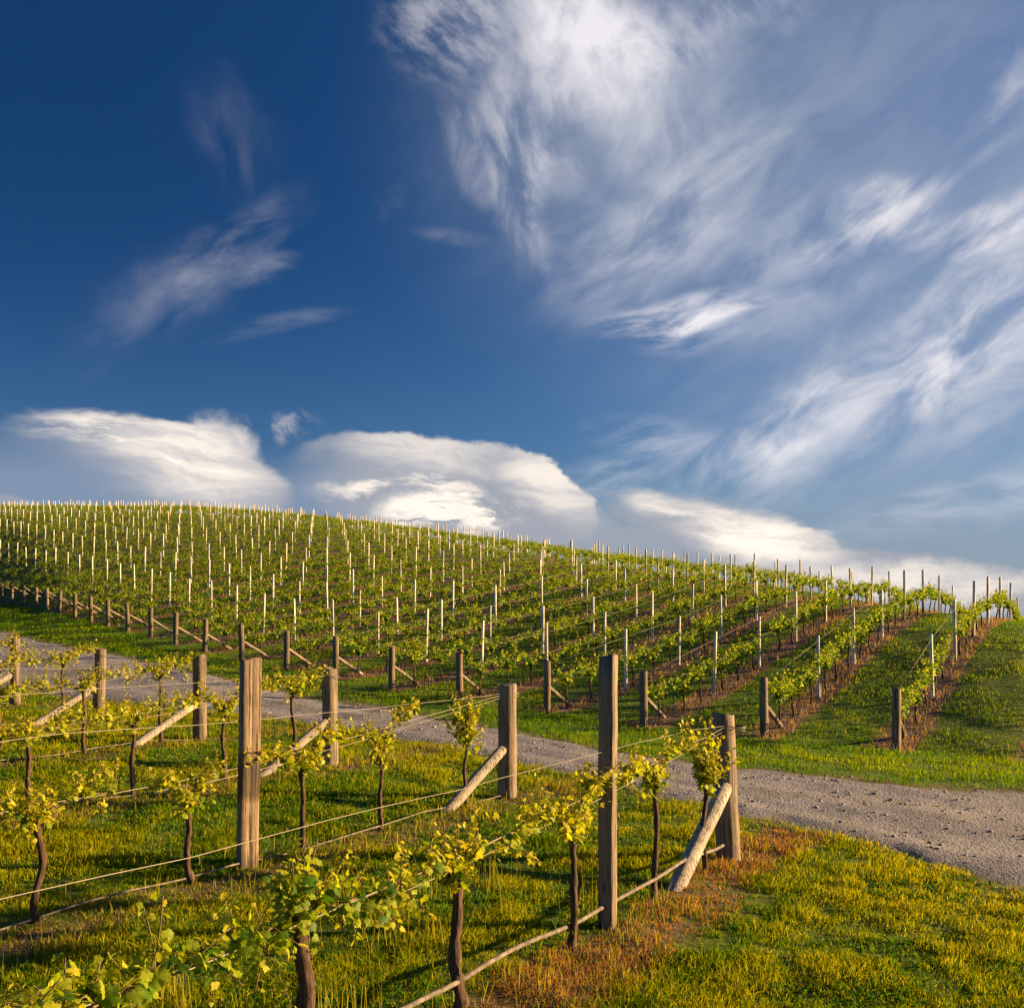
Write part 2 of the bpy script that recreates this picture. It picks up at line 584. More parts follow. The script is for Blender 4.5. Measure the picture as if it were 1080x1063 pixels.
rst = rn.mix(rn.mul(rn.mul(rsp.outputs[1], rn.ss(rb1, .4, .6)), .4), rst, (.15, .115, .10))
rst = rn.mix(rn.mul(rn.mul(rsp.outputs[2], rn.ss(rb1, .42, .56)), .8), rst, (.10, .11, .03))
rn.l.new(rst, rb.inputs['Base Color'])
rh = rn.add(rn.mul(rb1, 1.0), rn.add(rn.mul(vor.outputs['Distance'], -.5), rn.add(rn.mul(vor2.outputs['Distance'], -.35), rn.mul(ra, 1.2))))
bump(rn, rb, rh, 1.0, 0.06)


# ------------------------------------------------------------------ ground sheet (one mesh) and the gravel road on it
def axis(lo, hi, step, far_lo, far_hi, grow=1.09):
    a = list(np.arange(lo, hi + 1e-6, step))
    s = step; x = hi
    while x < far_hi:
        s *= grow; x += s; a.append(x)
    s = step; x = lo
    while x > far_lo:
        s *= grow; x -= s; a.insert(0, x)
    return np.array(a)


def grid_mesh(name, xs, ys, hfun, mats, colfun=None, keep=None):
    gx, gy = np.meshgrid(xs, ys)
    X = gx.ravel(); Y = gy.ravel()
    Z = hfun(X, Y)
    nx, ny = len(xs), len(ys)
    idx = np.arange(nx * ny).reshape(ny, nx)
    q = np.stack([idx[:-1, :-1], idx[:-1, 1:], idx[1:, 1:], idx[1:, :-1]], -1).reshape(-1, 4)
    if keep is not None:
        k = keep(X, Y)
        q = q[k[q].all(1)]
    used = np.unique(q)
    rm = np.full(nx * ny, -1); rm[used] = np.arange(len(used))
    q = rm[q]
    v = np.stack([X, Y, Z], 1)[used]
    c = colfun(X[used], Y[used]) if colfun else None
    return np_mesh(name, v, q.ravel(), np.full(len(q), 4), mats, None, c, True)


def row_off(X, Y):
    return -(X - UX / UY * Y)


def ground_tint(X, Y):
    hm = sstep(-0.8, 0.3, is_hill(X, Y))
    o = row_off(X, Y)
    fm = sstep(2.9, 3.3, o) * (1 - sstep(-0.6, 0.2, edge_dist(X, Y, NEAR_EDGE)))
    rm = road_mask(X, Y)
    return np.stack([hm, fm, sstep(-0.45, 0.0, rm)], 1)


gxs = axis(-34, 20, 0.2, -420, 420)
gys = axis(2.5, 66, 0.2, -160, 420)
ground_o = link('ground', grid_mesh('ground', gxs, gys, ground, [mat_ground], ground_tint))
tag(ground_o, kind='structure')


def road_cross(X, Y):
    """0 at the near edge, 1 at the far edge, and a rough measure along the road"""
    dn = np.maximum(edge_dist(X, Y, NEAR_EDGE), 0); df = np.maximum(-edge_dist(X, Y, FAR_EDGE), 0)
    return dn / np.maximum(dn + df, .1), X * .8 - Y * .6


def road_wear(X, Y):
    s_, l_ = road_cross(X, Y)
    s_ = s_ + (fbm(l_ * .35, s_ * 2, 91, 2) - .5) * .12
    tr = np.exp(-((s_ - .30) / .085) ** 2) + np.exp(-((s_ - .68) / .085) ** 2)
    brk = fbm(l_ * .7, s_ * 14, 93, 4)
    dirt = sstep(.46, .66, brk) * (1 - .8 * np.clip(tr, 0, 1))
    m = road_mask(X, Y)
    edge = (1 - sstep(.0, .55, m)) + .55 * np.exp(-((s_ - .49) / .07) ** 2) * sstep(.5, .6, fbm(X * .8, Y * .8, 95, 3))
    return np.stack([np.clip(tr, 0, 1) * sstep(.3, .5, fbm(X * .7, Y * .7, 92, 3)), dirt, np.clip(edge, 0, 1)], 1)


def road_h(X, Y):
    m = road_mask(X, Y)
    s_, l_ = road_cross(X, Y)
    rut = -(np.exp(-((s_ - .30) / .07) ** 2) + np.exp(-((s_ - .68) / .07) ** 2)) * .018
    rough = (fbm(l_ * .9, s_ * 16, 93, 4) - .5) * .03
    return ground(X, Y) - 0.025 + 0.055 * sstep(-.28, 0.75, m) + (rut + rough) * sstep(0.1, 0.6, m) + (fbm(X * 5, Y * 5, 5) - .5) * .03 * sstep(0, .4, m)


rxs = axis(-12, 8, 0.1, -62, 16, 1.03)
rys = axis(5.6, 30, 0.1, 5.6, 72, 1.03)
road_o = link('road', grid_mesh('road', rxs, rys, road_h, [mat_road], road_wear, lambda X, Y: road_mask(X, Y) > -0.28))
tag(road_o, kind='structure')
# ------------------------------------------------------------------ wood
def wood_mat(name, dark, mid, light, grain=1.0, stain=0.0):
    m, n, b, _ = new_mat(name)
    tcn = n.new('ShaderNodeTexCoord')
    inf = n.new('ShaderNodeObjectInfo')
    off = n.vscale(n.new('ShaderNodeCombineXYZ').outputs[0], 1.0)
    cx_ = n.new('ShaderNodeCombineXYZ')
    n.put(cx_.inputs[0], n.mul(inf.outputs['Random'], 17.0)); n.put(cx_.inputs[2], n.mul(inf.outputs['Random'], 31.0))
    p = n.vadd(tcn.outputs['Object'], cx_.outputs[0])
    g1 = n.noise(n.mapping(p, scale=(26 * grain, 26 * grain, 1.6)), 1.0, 6, .7, .3)
    g2 = n.noise(n.mapping(p, scale=(70 * grain, 70 * grain, 2.2)), 1.0, 4, .6)
    g3 = n.noise(p, 3.0, 4, .6)
    c = n.ramp(n.add(n.mul(g1, .6), n.mul(g3, .4)), [(.33, dark), (.5, mid), (.68, light)])
    crack = n.ss(n.noise(n.mapping(p, scale=(38 * grain, 38 * grain, 1.1)), 1.0, 5, .65, .4), .37, .43, 1, 0)
    knot = n.new('ShaderNodeTexVoronoi'); n.put(knot.inputs['Vector'], n.mapping(p, scale=(7, 7, 2.6))); knot.inputs['Scale'].default_value = 1.0
    c = n.mix(n.mul(n.ss(knot.outputs['Distance'], .05, .16, 1, 0), .7), c, tuple(x * .45 for x in dark))
    c = n.mix(n.mul(crack, .85), c, tuple(x * .3 for x in dark))
    hv = n.new('ShaderNodeHueSaturation')
    n.put(hv.inputs['Value'], n.add(.8, n.mul(inf.outputs['Random'], .4)))
    n.l.new(c, hv.inputs['Color'])
    c = hv.outputs[0]
    if stain:
        s2 = n.new('ShaderNodeSeparateXYZ'); n.put(s2.inputs[0], tcn.outputs['Object'])
        z = n.add(s2.outputs[2], n.mul(n.sub(g3, .5), .5))
        band = n.mul(n.ss(z, .5, .68), n.ss(z, .86, 1.02, 1, 0))
        c = n.mix(n.mul(band, stain), c, (.035, .026, .02))
        c = n.mix(n.mul(n.ss(z, .0, .3, 1, 0), stain * .7), c, (.05, .035, .025))
    n.l.new(c, b.inputs['Base Color'])
    bump(n, b, n.sub(n.add(g1, n.mul(g2, .7)), crack), 1.0, .014)
    return m


m_end = wood_mat('weathered_round_timber', (.11, .085, .064), (.22, .168, .122), (.34, .26, .185))
m_sawn = wood_mat('sawn_timber', (.13, .10, .072), (.26, .198, .14), (.38, .29, .205), 1.2)
m_sawn_st = wood_mat('stained_sawn_timber', (.15, .105, .072), (.30, .215, .145), (.43, .315, .21), 1.2, .75)
m_pole = wood_mat('bleached_pole', (.16, .13, .11), (.33, .28, .24), (.47, .41, .35))
m_hillend = wood_mat('dark_hill_timber', (.10, .072, .052), (.19, .14, .10), (.30, .22, .15))
m_pale = wood_mat('pale_pine', (.55, .48, .39), (.74, .67, .56), (.84, .77, .66), .8)
m_strut = wood_mat('grey_strut', (.13, .105, .08), (.25, .2, .155), (.36, .3, .23))


def round_post(h, r0, r1, rnd, n=14, rings=9, sunk=0.35, sag=0.0):
    mb = MB()
    pts = []; rr = []
    for k in range(rings):
        t = k / (rings - 1)
        z = -sunk + (h + sunk) * t
        pts.append((rnd.uniform(-.003, .003), rnd.uniform(-.003, .003), z))
        rr.append((r0 + (r1 - r0) * t) * rnd.uniform(.975, 1.02))
    pts.append((0, 0, h + 0.008)); rr.append(r1 * .88)          # worn arris at the sawn top
    mb.tube(pts, rr, n, True, rnd=rnd, wob=0.025)
    return mb


def box_post(h, sx, sy, rnd, rings=10, sunk=.35, groove=0.0, ch=.007):
    """square-sawn post with chamfered, slightly uneven edges; groove = depth of a split down two faces"""
    mb = MB()
    prof = []
    ax, ay = sx / 2, sy / 2
    g = .006
    face = [(-ax + ch, -ay), (-g, -ay), (0, -ay + groove), (g, -ay), (ax - ch, -ay), (ax, -ay + ch), (ax, ay - ch), (ax - ch, ay),
            (g, ay), (0, ay - groove), (-g, ay), (-ax + ch, ay), (-ax, ay - ch), (-ax, -ay + ch)]
    n = len(face)
    vs = []
    for k in range(rings):
        z = -sunk + (h + sunk) * k / (rings - 1)
        dx_, dy_ = rnd.uniform(-.003, .003), rnd.uniform(-.003, .003)
        for (a, b) in face:
            zz = z
            if k == rings - 1: zz = z + a * rnd.uniform(.0, .25) + rnd.uniform(-.004, .004)
            vs.append((a + dx_ + rnd.uniform(-.0015, .0015), b + dy_ + rnd.uniform(-.0015, .0015), zz))
    fs = []
    for i in range(rings - 1):
        for k in range(n):
            k2 = (k + 1) % n
            fs.append((i * n + k, i * n + k2, (i + 1) * n + k2, (i + 1) * n + k))
    fs.append(tuple(range((rings - 1) * n, rings * n)))
    mb.addm(vs, fs)
    return mb


def strut_mb(top, foot, r, rnd, n=10):
    mb = MB()
    a, b = Vector(top), Vector(foot)
    d = (b - a)
    pts = [a + d * t + Vector((rnd.uniform(-.006, .006), rnd.uniform(-.006, .006), rnd.uniform(-.006, .006))) for t in (0, .03, .25, .5, .75, .97, 1)]
    mb.tube(pts, [r * .8, r, r * 1.02, r * .98, r * 1.03, r, r * .85], n, True, rnd=rnd, wob=.04)
    return mb


def smooth_by_angle(me, deg=40):
    me.polygons.foreach_set('use_smooth', np.ones(len(me.polygons), bool))
    try:
        me.set_sharp_from_angle(angle=R(deg))
    except Exception:
        pass


ORD = ['zeroth', 'first', 'second', 'third', 'fourth', 'fifth', 'sixth', 'seventh', 'eighth', 'ninth', 'tenth', 'eleventh', 'twelfth', 'thirteenth', 'fourteenth',
       'fifteenth', 'sixteenth', 'seventeenth', 'eighteenth', 'nineteenth', 'twentieth']
TENS = {2: 'twenty', 3: 'thirty', 4: 'forty', 5: 'fifty', 6: 'sixty', 7: 'seventy', 8: 'eighty'}
TENTH = {2: 'twentieth', 3: 'thirtieth', 4: 'fortieth', 5: 'fiftieth', 6: 'sixtieth', 7: 'seventieth', 8: 'eightieth'}


def ordw(n):
    if n <= 20: return ORD[n]
    t, u = divmod(n, 10)
    return TENTH[t] if u == 0 else TENS[t] + '-' + ORD[u]


m_wire, wn, wb, _ = new_mat('galvanised_wire')
wb.inputs['Base Color'].default_value = (.22, .19, .155, 1)
wb.inputs['Metallic'].default_value = 0.35
wb.inputs['Roughness'].default_value = 0.5
m_hose, hn, hb, _ = new_mat('old_drip_hose')
hp = pos_of(hn)
hn.l.new(hn.ramp(hn.noise(hp, 14, 4, .7), [(.3, (.07, .058, .047)), (.5, (.16, .13, .105)), (.7, (.30, .26, .21))]), hb.inputs['Base Color'])

# ------------------------------------------------------------------ near block: end posts with struts, two line posts
def off_of(k): return FO + DFO * k


def near_row_pt(k, px):
    """plan point on near row k seen at picture column px (used once, to lay the rows out)"""
    y = off_of(k) * F / (1185.0 - px)
    return (px - CX) / F * y, y


NEAR_END_PX = [768, 535, 348, 211, 104, 16, -60]
NEAR_END_H = [1.37, 1.38, 1.37, 1.37, 1.32, 1.36, 1.35]
NEAR_END_R = [.112, .115, .112, .108, .105, .10, .10]
NEAR_TILT = [(.012, .035), (.0, .02), (0, .012), (.01, -.01), (.0, .03), (.0, .015), (0, 0)]
NEAR_END_LABEL = [
    'stout grey round end post with cut top nearest the gravel road and its corner',
    'stout round end post between the two tall sawn posts, strut leaning on its near side',
    'honey brown round end post just right of the tall split sawn post',
    'dark sided round end post just left of the tall split sawn post',
    'leaning round end post, second from the left edge of the near block',
    'round end post at the far left edge of the near block, beside the road',
    'round end post furthest along the near block beside the road']
near_end = []
for k in range(7):
    rnd = random.Random(50 + k)
    x, y = near_row_pt(k, NEAR_END_PX[k])
    z = G(x, y)
    root = empty('end_post', (x, y, z))
    tag(root, NEAR_END_LABEL[k], 'post', 'end posts of the near vine block')
    me = round_post(NEAR_END_H[k], NEAR_END_R[k] * 1.03, NEAR_END_R[k] * .97, rnd, 18).mesh('post', [m_end])
    smooth_by_angle(me)
    o = link('post', me, root)
    o.rotation_euler = (NEAR_TILT[k][0], NEAR_TILT[k][1], rnd.uniform(0, 6))
    L = 1.42 if k == 0 else 1.45
    fx, fy = -UX * L, -UY * L
    fz = G(x + fx, y + fy) - z - .05
    tx, ty = -UX * NEAR_END_R[k] * .75, -UY * NEAR_END_R[k] * .75
    me = strut_mb((tx, ty, .70 if k == 0 else .62), (fx, fy, fz), .074 if k == 0 else .064, rnd).mesh('strut', [m_pole])
    smooth_by_angle(me)
    link('strut', me, root)
    mb = MB()
    for h in (NEAR_END_H[k] - .095, NEAR_END_H[k] - .105, NEAR_END_H[k] - .13):
        rr_ = NEAR_END_R[k] * 1.0 + .005
        mb.tube([(rr_ * math.cos(a), rr_ * math.sin(a), h + .008 * math.sin(a * 2 + h * 50)) for a in np.linspace(0, 2 * math.pi, 19)], [.0028] * 19, 5, False)
    o = link('wire_tie', mb.mesh('wire_tie', [m_wire], True), root)
    o.rotation_euler = (NEAR_TILT[k][0], NEAR_TILT[k][1], 0)
    near_end.append((x, y, z))

rnd = random.Random(7)
x, y = near_row_pt(0, 640.5)
tall0 = link('line_post', box_post(1.97, .112, .10, rnd).mesh('line_post', [m_sawn]), None, (x, y, G(x, y)))
tall0.rotation_euler = (0, .004, R(-28))
tag(tall0, 'tall square sawn post rising above the vine row in front of the gravel road', 'post', 'tall sawn posts of the near block')
x, y = near_row_pt(1, 261)
tall1 = link('line_post', box_post(1.81, .165, .10, rnd, groove=.005).mesh('line_post', [m_sawn_st]), None, (x, y, G(x, y)))
tall1.rotation_euler = (.01, .012, R(36))
tag(tall1, 'tall sawn post of two boards split down the middle with a dark stained base', 'post', 'tall sawn posts of the near block')


# ------------------------------------------------------------------ near wires and hoses
def wire(name, pts, r, mat, label, cat, group, n=5):
    mb = MB()
    mb.tube(pts, [r] * len(pts), n, True)
    o = link(name, mb.mesh(name, [mat], True))
    tag(o, label, cat, group)
    return o


def row_point(k, y, h):
    x = UX / UY * y - off_of(k)
    return (x, y, G(x, y) + h)


ROWN = ['the row nearest the camera', 'the second near row', 'the third near row', 'the fourth near row', 'the fifth near row', 'the sixth near row']
for k in range(6):
    ex, ey, ez = near_end[k]
    top = (ex - UX * .02, ey - UY * .02, ez + NEAR_END_H[k] - .1)
    ys = np.arange(ey - .1, 1.6, -.35)
    rnd = random.Random(k)
    # foliage (catch) wire, level at about 1.28 m
    pts = [top] + [row_point(k, yy, 1.27 + .02 * math.sin(yy * .9 + k)) for yy in ys[2:]]
    wire('trellis_wire', pts, .0021 if k == 0 else .0026, m_wire, 'level upper wire strung along ' + ROWN[k] + ' of vines', 'wire', 'trellis wires')
    # fruiting wire, drops from the post head to about 0.8 m

    def fh(yy):
        t = min(max((ey - yy) / 5.2, 0), 1)
        return (1.27 - .46 * (1 - (1 - t) ** 1.35))
    pts = [(top[0] + .01, top[1], top[2] - .03)] + [row_point(k, yy, fh(yy)) for yy in ys]
    wire('trellis_wire', pts, .0033, m_wire, 'sloping fruiting wire carrying the canes of ' + ROWN[k], 'wire', 'trellis wires')
    # a second strand twisted close to it near the end post
    pts = [(top[0], top[1] + .01, top[2] - .05)] + [row_point(k, yy, fh(yy) - .03 - .03 * min(1, (ey - yy) / 2)) for yy in ys[:int(5.0 / .35)]] 
    wire('trellis_wire', pts, .0026, m_wire, 'thin lower strand just under the fruiting wire of ' + ROWN[k], 'wire', 'trellis wires')
    pts = [row_point(k, yy, (.17 if k == 0 else .05) + .016 * math.sin(yy * 2.3 + k) + .008 * math.sin(yy * 5.1)) for yy in np.arange(ey - .05, 1.6, -.15)]
    wire('drip_hose', pts, .015 if k == 0 else .008, m_hose, 'weathered drip hose hung low along ' + ROWN[k], 'hose', 'drip hoses', 8)

# ------------------------------------------------------------------ hill: end posts with struts
rnd = random.Random(11)
HILL_END_H = {0: 1.16, 1: 1.17, 2: 1.15, 3: 1.17, 4: 1.05, 5: 1.1}
hill_end = []
proto_end = []
for v in range(4):
    me = round_post(1.15, .088, .082, rnd, 12, 6).mesh('post', [m_hillend]); smooth_by_angle(me)
    ms = strut_mb((UX * .06, UY * .06, .58), (UX * 1.15, UY * 1.15, .05), .045, rnd, 8).mesh('strut', [m_strut]); smooth_by_angle(ms)
    proto_end.append((me, ms))
HILL_ROWS = 62


def hill_row_name(i):
    return 'the ' + (ordw(i + 1) + ' hill row from the right' if i else 'rightmost hill row')


for i in range(24):
    x, y = end_xy(i)
    z = G(x, y)
    root = empty('end_post', (x, y, z))
    what = ('squat dark end post with a strut starting ' if i < 12 else 'dark strutted end post starting ')
    tag(root, what + hill_row_name(i), 'post', 'end posts along the foot of the hill')
    me, ms = proto_end[i % 4]
    o = link('post', me, root); o.scale = (1, 1, HILL_END_H.get(i, 1.12) / 1.15)
    o.rotation_euler = (rnd.uniform(-.03, .03), rnd.uniform(-.03, .03), rnd.uniform(0, 6))
    s = link('strut', ms, root)
    s.location.z = G(x + UX * 1.1, y + UY * 1.1) - z - .03
    s.rotation_euler = (0, 0, rnd.uniform(-.05, .05))
    hill_end.append((x, y, z))


def seen(x, y, margin=40):
    px = CX + F * x / y
    return -margin < px < 1080 + margin


def crest_of(x, y):
    px = np.clip(CX + F * x / max(y, 2), -600, 1500)
    return float(np.interp(px, _cx, _cz))


# ------------------------------------------------------------------ hill: line posts
LP_H = 1.48
cand = []
for i in range(HILL_ROWS):
    x0, y0 = end_xy(i)
    rr = random.Random(900 + i)
    for j in range(41):
        s = 4.3 + 3.7 * j + rr.uniform(-.03, .03)
        x, y = x0 + UX * s, y0 + UY * s
        if not seen(x, y, 150): continue
        if y > crest_of(x, y) + 16: continue
        cand.append((y, i, j, x, y, rr.uniform(-.09, .10)))
cand.sort(key=lambda c: (not seen(c[3], c[4], 20), c[0]))
lp_mesh = []
for v in range(4):
    me = round_post(LP_H, .044, .040, rnd, 9, 4, .3).mesh('line_post', [m_pale]); smooth_by_angle(me)
    lp_mesh.append(me)
print('line posts', len(cand))
rest = MB()
for n_, (_, i, j, x, y, dh) in enumerate(cand):
    z = G(x, y)
    if n_ < 297:
        o = link('line_post', lp_mesh[n_ % 4], None, (x, y, z))
        o.scale = (1, 1, 1 + dh)
        o.rotation_euler = (rnd.gauss(0, .013), rnd.gauss(0, .013), rnd.uniform(0, 6))
        tag(o, 'slim pale post, ' + ordw(j + 1) + ' up ' + hill_row_name(i), 'post', 'slim line posts on the hill')
    else:
        h = LP_H * (1 + dh)
        rest.tube([(x, y, z - .2), (x + rnd.uniform(-.03, .03), y, z + h)], [.046, .042], 6)
if rest.v:
    o = link('line_posts', rest.mesh('line_posts', [m_pale], True))
    tag(o, 'distant slim pale posts dotted over the far slope up to the crest', 'posts', kind='stuff')

# hill wires, nearest rows only
for i in range(9):
    x0, y0, z0 = hill_end[i]
    pts = [(x0, y0, z0 + 1.08), (x0 + UX * 4.3, y0 + UY * 4.3, G(x0 + UX * 4.3, y0 + UY * 4.3) + LP_H - .15)]
    for s in np.arange(8.0, 26, 3.7):
        x, y = x0 + UX * s, y0 + UY * s
        pts.append((x, y, G(x, y) + LP_H - .15))
    wire('trellis_wire', pts, .0032, m_wire, 'top wire rising from the end post of ' + hill_row_name(i), 'wire', 'trellis wires', 4)
    pts = [(x0, y0, z0 + .75)]
    for s in np.arange(1.5, 26, 3.25):
        x, y = x0 + UX * s, y0 + UY * s
        pts.append((x, y, G(x, y) + .78))
    wire('trellis_wire', pts, .0032, m_wire, 'cane wire among the leaves of ' + hill_row_name(i), 'wire', 'trellis wires', 4)
# ------------------------------------------------------------------ leaves and bark
def leaf_mat(name, trans, gloss=.25):
    m = bpy.data.materials.new(name)
    m.use_nodes = True
    n = NT(m.node_tree); n.n.clear()
    out = n.new('ShaderNodeOutputMaterial')
    at = n.new('ShaderNodeAttribute', attribute_name='tint')
    b = n.new('ShaderNodeBsdfPrincipled')
    b.inputs['Roughness'].default_value = .55
    b.inputs['Specular IOR Level'].default_value = gloss
    g = pos_of(n)
    c = n.mix(.55, at.outputs['Color'], n.ramp(n.noise(g, 30, 3, .6), [(.3, (.62, .68, .55)), (.7, (1.2, 1.2, 1.15))]), 'MULTIPLY')
    n.l.new(c, b.inputs['Base Color'])
    t = n.new('ShaderNodeBsdfTranslucent')
    tcn = n.mix(1.0, c, trans, 'MULTIPLY')
    n.l.new(tcn, t.inputs['Color'])
    mx = n.new('ShaderNodeMixShader'); mx.inputs[0].default_value = .45
    n.l.new(b.outputs[0], mx.inputs[1]); n.l.new(t.outputs[0], mx.inputs[2])
    n.l.new(mx.outputs[0], out.inputs[0])
    return m


m_leaf = leaf_mat('vine_leaf', (1.5, 1.45, .5))
m_grass = leaf_mat('grass_blade', (1.35, 1.25, .4), .04)
m_bark, bn, bb, _ = new_mat('vine_bark')
btc = bn.new('ShaderNodeTexCoord').outputs['Object']
bg1 = bn.noise(bn.mapping(btc, scale=(60, 60, 7)), 1, 6, .7, .6)
bn.l.new(bn.ramp(bg1, [(.3, (.018, .011, .008)), (.52, (.085, .05, .032)), (.7, (.20, .125, .08))]), bb.inputs['Base Color'])
bump(bn, bb, bg1, 1.0, .012)
m_cane, kn, kb, _ = new_mat('vine_cane')
kn.l.new(kn.ramp(kn.noise(kn.new('ShaderNodeTexCoord').outputs['Object'], 22, 4, .6), [(.3, (.08, .05, .025)), (.6, (.20, .14, .06))]), kb.inputs['Base Color'])

# five-lobed grape leaf, petiole at the origin, tip towards +y
_half = [(.16, -.10), (.36, -.14), (.40, .02), (.56, .10), (.47, .22), (.66, .42), (.47, .46), (.50, .62), (.30, .62), (.26, .80), (.13, .84)]
_out = [(0, 0)] + _half + [(0, 1.05)] + [(-x, y) for x, y in _half[::-1]]
LEAF_V = np.array([(0, .36, 0.0)] + [(x, y, -.34 * x * x - .22 * (y - .36) ** 2 + .05 * math.sin(9 * x + 7 * y)) for x, y in _out])
_n = len(_out)
LEAF_F = np.array([(0, 1 + i, 1 + (i + 1) % _n) for i in range(_n)])
MID_V = np.array([(0, .38, .04), (0, 0, 0), (.42, -.05, -.06), (.58, .4, -.12), (.3, .62, -.05), (0, 1.02, -.12), (-.3, .62, -.05), (-.58, .4, -.12), (-.42, -.05, -.06)])
MID_F = np.array([(0, 1 + i, 1 + (i + 1) % 8) for i in range(8)])
LOW_V = np.array([(0, 0, 0), (.5, .28, -.1), (.28, .78, -.08), (0, 1, -.12), (-.28, .78, -.08), (-.5, .28, -.1)])
LOW_F = np.array([(0, 1, 2), (0, 2, 3), (0, 3, 4), (0, 4, 5)])


def leaves_arrays(P, N, D, S, C, tmpl):
    TV, TF = tmpl
    P = np.asarray(P); N = np.asarray(N); D = np.asarray(D); S = np.asarray(S)
    N = N / np.linalg.norm(N, axis=1, keepdims=True)
    D = D - N * (D * N).sum(1, keepdims=True)
    D = D / np.maximum(np.linalg.norm(D, axis=1, keepdims=True), 1e-6)
    X = np.cross(D, N)
    v = P[:, None, :] + S[:, None, None] * (X[:, None, :] * TV[None, :, 0:1] + D[:, None, :] * TV[None, :, 1:2] + N[:, None, :] * TV[None, :, 2:3])
    nv = len(TV)
    f = TF[None] + (np.arange(len(P)) * nv)[:, None, None]
    c = np.repeat(np.asarray(C)[:, None, :], nv, 1)
    return v.reshape(-1, 3), f.reshape(-1, 3), c.reshape(-1, 3)


def leaf_colour(rs, n, young):
    """from the dark mature green to the yellow of the youngest tips"""
    t = np.clip(young + rs.normal(0, .22, n), 0, 1)[:, None]
    a = np.array([.055, .14, .008]); b = np.array([.31, .36, .014]); c = np.array([.54, .45, .03])
    r = np.where(t < .5, a + (b - a) * t * 2, b + (c - b) * (t - .5) * 2)
    return r * rs.uniform(.8, 1.15, (n, 1))


def shoots_to_leaves(rs, shoots, size, per, tmpl, canes=None, cane_r=.0030, young=.46):
    """shoots: list of (base, direction, length). Returns leaf arrays; adds the shoot stems to the MB canes."""
    P, N, D, S, Yv = [], [], [], [], []
    for (b, d, ln) in shoots:
        b = np.array(b, float); d = np.array(d, float); d /= np.linalg.norm(d)
        n = max(3, int(per * ln / .2) + 2)
        bend = rs.normal(0, .25, 3); pts = []
        for q in range(n):
            t = (q + .6) / n
            p = b + d * ln * t + bend * ln * t * t * .5
            pts.append(p)
            a = rs.uniform(0, 6.28)
            side = np.array([math.cos(a), math.sin(a), rs.uniform(-.25, .3)])
            pet = size * rs.uniform(.35, .8) * (1 - .5 * t)
            s = size * rs.uniform(.65, 1.15) * (1.0 - .55 * t ** 1.5)
            P.append(p + side * pet)
            N.append(np.array([0, 0, .75]) + side * .55 + rs.normal(0, .45, 3))
            D.append(side + np.array([0, 0, -.35]) + rs.normal(0, .3, 3))
            S.append(s); Yv.append(t)
        if canes is not None:
            canes.tube([tuple(b)] + [tuple(p) for p in pts[::2]] + [tuple(pts[-1])], [cane_r] * (1 + len(pts[::2])) + [cane_r * .5], 5, False, 1)
    P = np.array(P)
    C = leaf_colour(rs, len(P), young + .5 * np.array(Yv))
    return leaves_arrays(P, N, D, S, C, tmpl)


def vine_parts(seed, head, arms, size=.075, per=8.0, shoot=(.09, .26), step=.030, headshoots=6, trunk_r=.022, lean=.04, tmpl=(LEAF_V, LEAF_F), rise=None, sides=9, hs_len=None, drop=0, young=.46):
    """arms: [(signed length along the row, wire height at local x as a function)]"""
    rs = np.random.RandomState(seed); rnd = random.Random(seed)
    tr = MB()
    pts, rr = [], []
    lx, ly = rnd.uniform(-lean, lean), rnd.uniform(-lean, lean)
    nk = 16
    for k in range(-1, nk + 1):
        t = k / nk
        pts.append((lx * math.sin(t * 2.4) + .016 * math.sin(t * 9 + seed) * (t > 0), ly * math.sin(t * 2.0 + .3) + .014 * math.sin(t * 7 + seed * 2) * (t > 0), head * t))
        rr.append(trunk_r * (1.35 - .45 * t if t < .85 else 1.15) * rnd.uniform(.88, 1.12))
    tr.tube(pts, rr, sides, True, rnd=rnd, wob=.26)
    top = Vector(pts[-1])
    ca = MB(); sh = []
    for (ln, hw) in arms:
        n = max(3, int(abs(ln) / .1)); cp = [tuple(top - Vector((0, 0, .03)))]
        for q in range(1, n + 1):
            t = q / n; x = top.x + ln * t
            e = min(1, t * 2.2); e = e * e * (3 - 2 * e)
            z = top.z + (hw(x) - top.z) * e + rnd.uniform(-.012, .012)
            y = top.y * (1 - e) + rnd.uniform(-.015, .015)
            cp.append((x, y, z))
        ca.tube(cp, list(np.linspace(.009, .0045, len(cp))), 6, True, 0)
        dd = 0
        for q in range(len(cp) - 1):
            a, b = np.array(cp[q]), np.array(cp[q + 1]); L = np.linalg.norm(b - a)
            while dd < L:
                p = a + (b - a) * dd / L
                if rs.rand() < .86:
                    sh.append((p, (rs.normal(0, .35) + .15 * np.sign(ln), rs.normal(0, .5), 1.0 if rs.rand() > drop else -.5), rs.uniform(*shoot)))
                dd += step * rs.uniform(.6, 1.5)
            dd -= L
    for q in range(headshoots):
        hl = rs.uniform(*(hs_len or shoot))
        sh.append((np.array(top) + rs.normal(0, .045, 3) * np.array([1.6, .6, 1.2]), (rs.normal(0, .5), rs.normal(0, .5), rs.uniform(.4, 1.1)), hl))
    v, f, c = shoots_to_leaves(rs, sh, size, per, tmpl, ca, young=young)
    return tr, ca, (v, f, c)


def leaf_mesh(name, arr):
    v, f, c = arr
    return np_mesh(name, v, f.ravel(), np.full(len(f), 3), [m_leaf], None, c, True)


ROW_RZ = math.atan2(UY, UX)

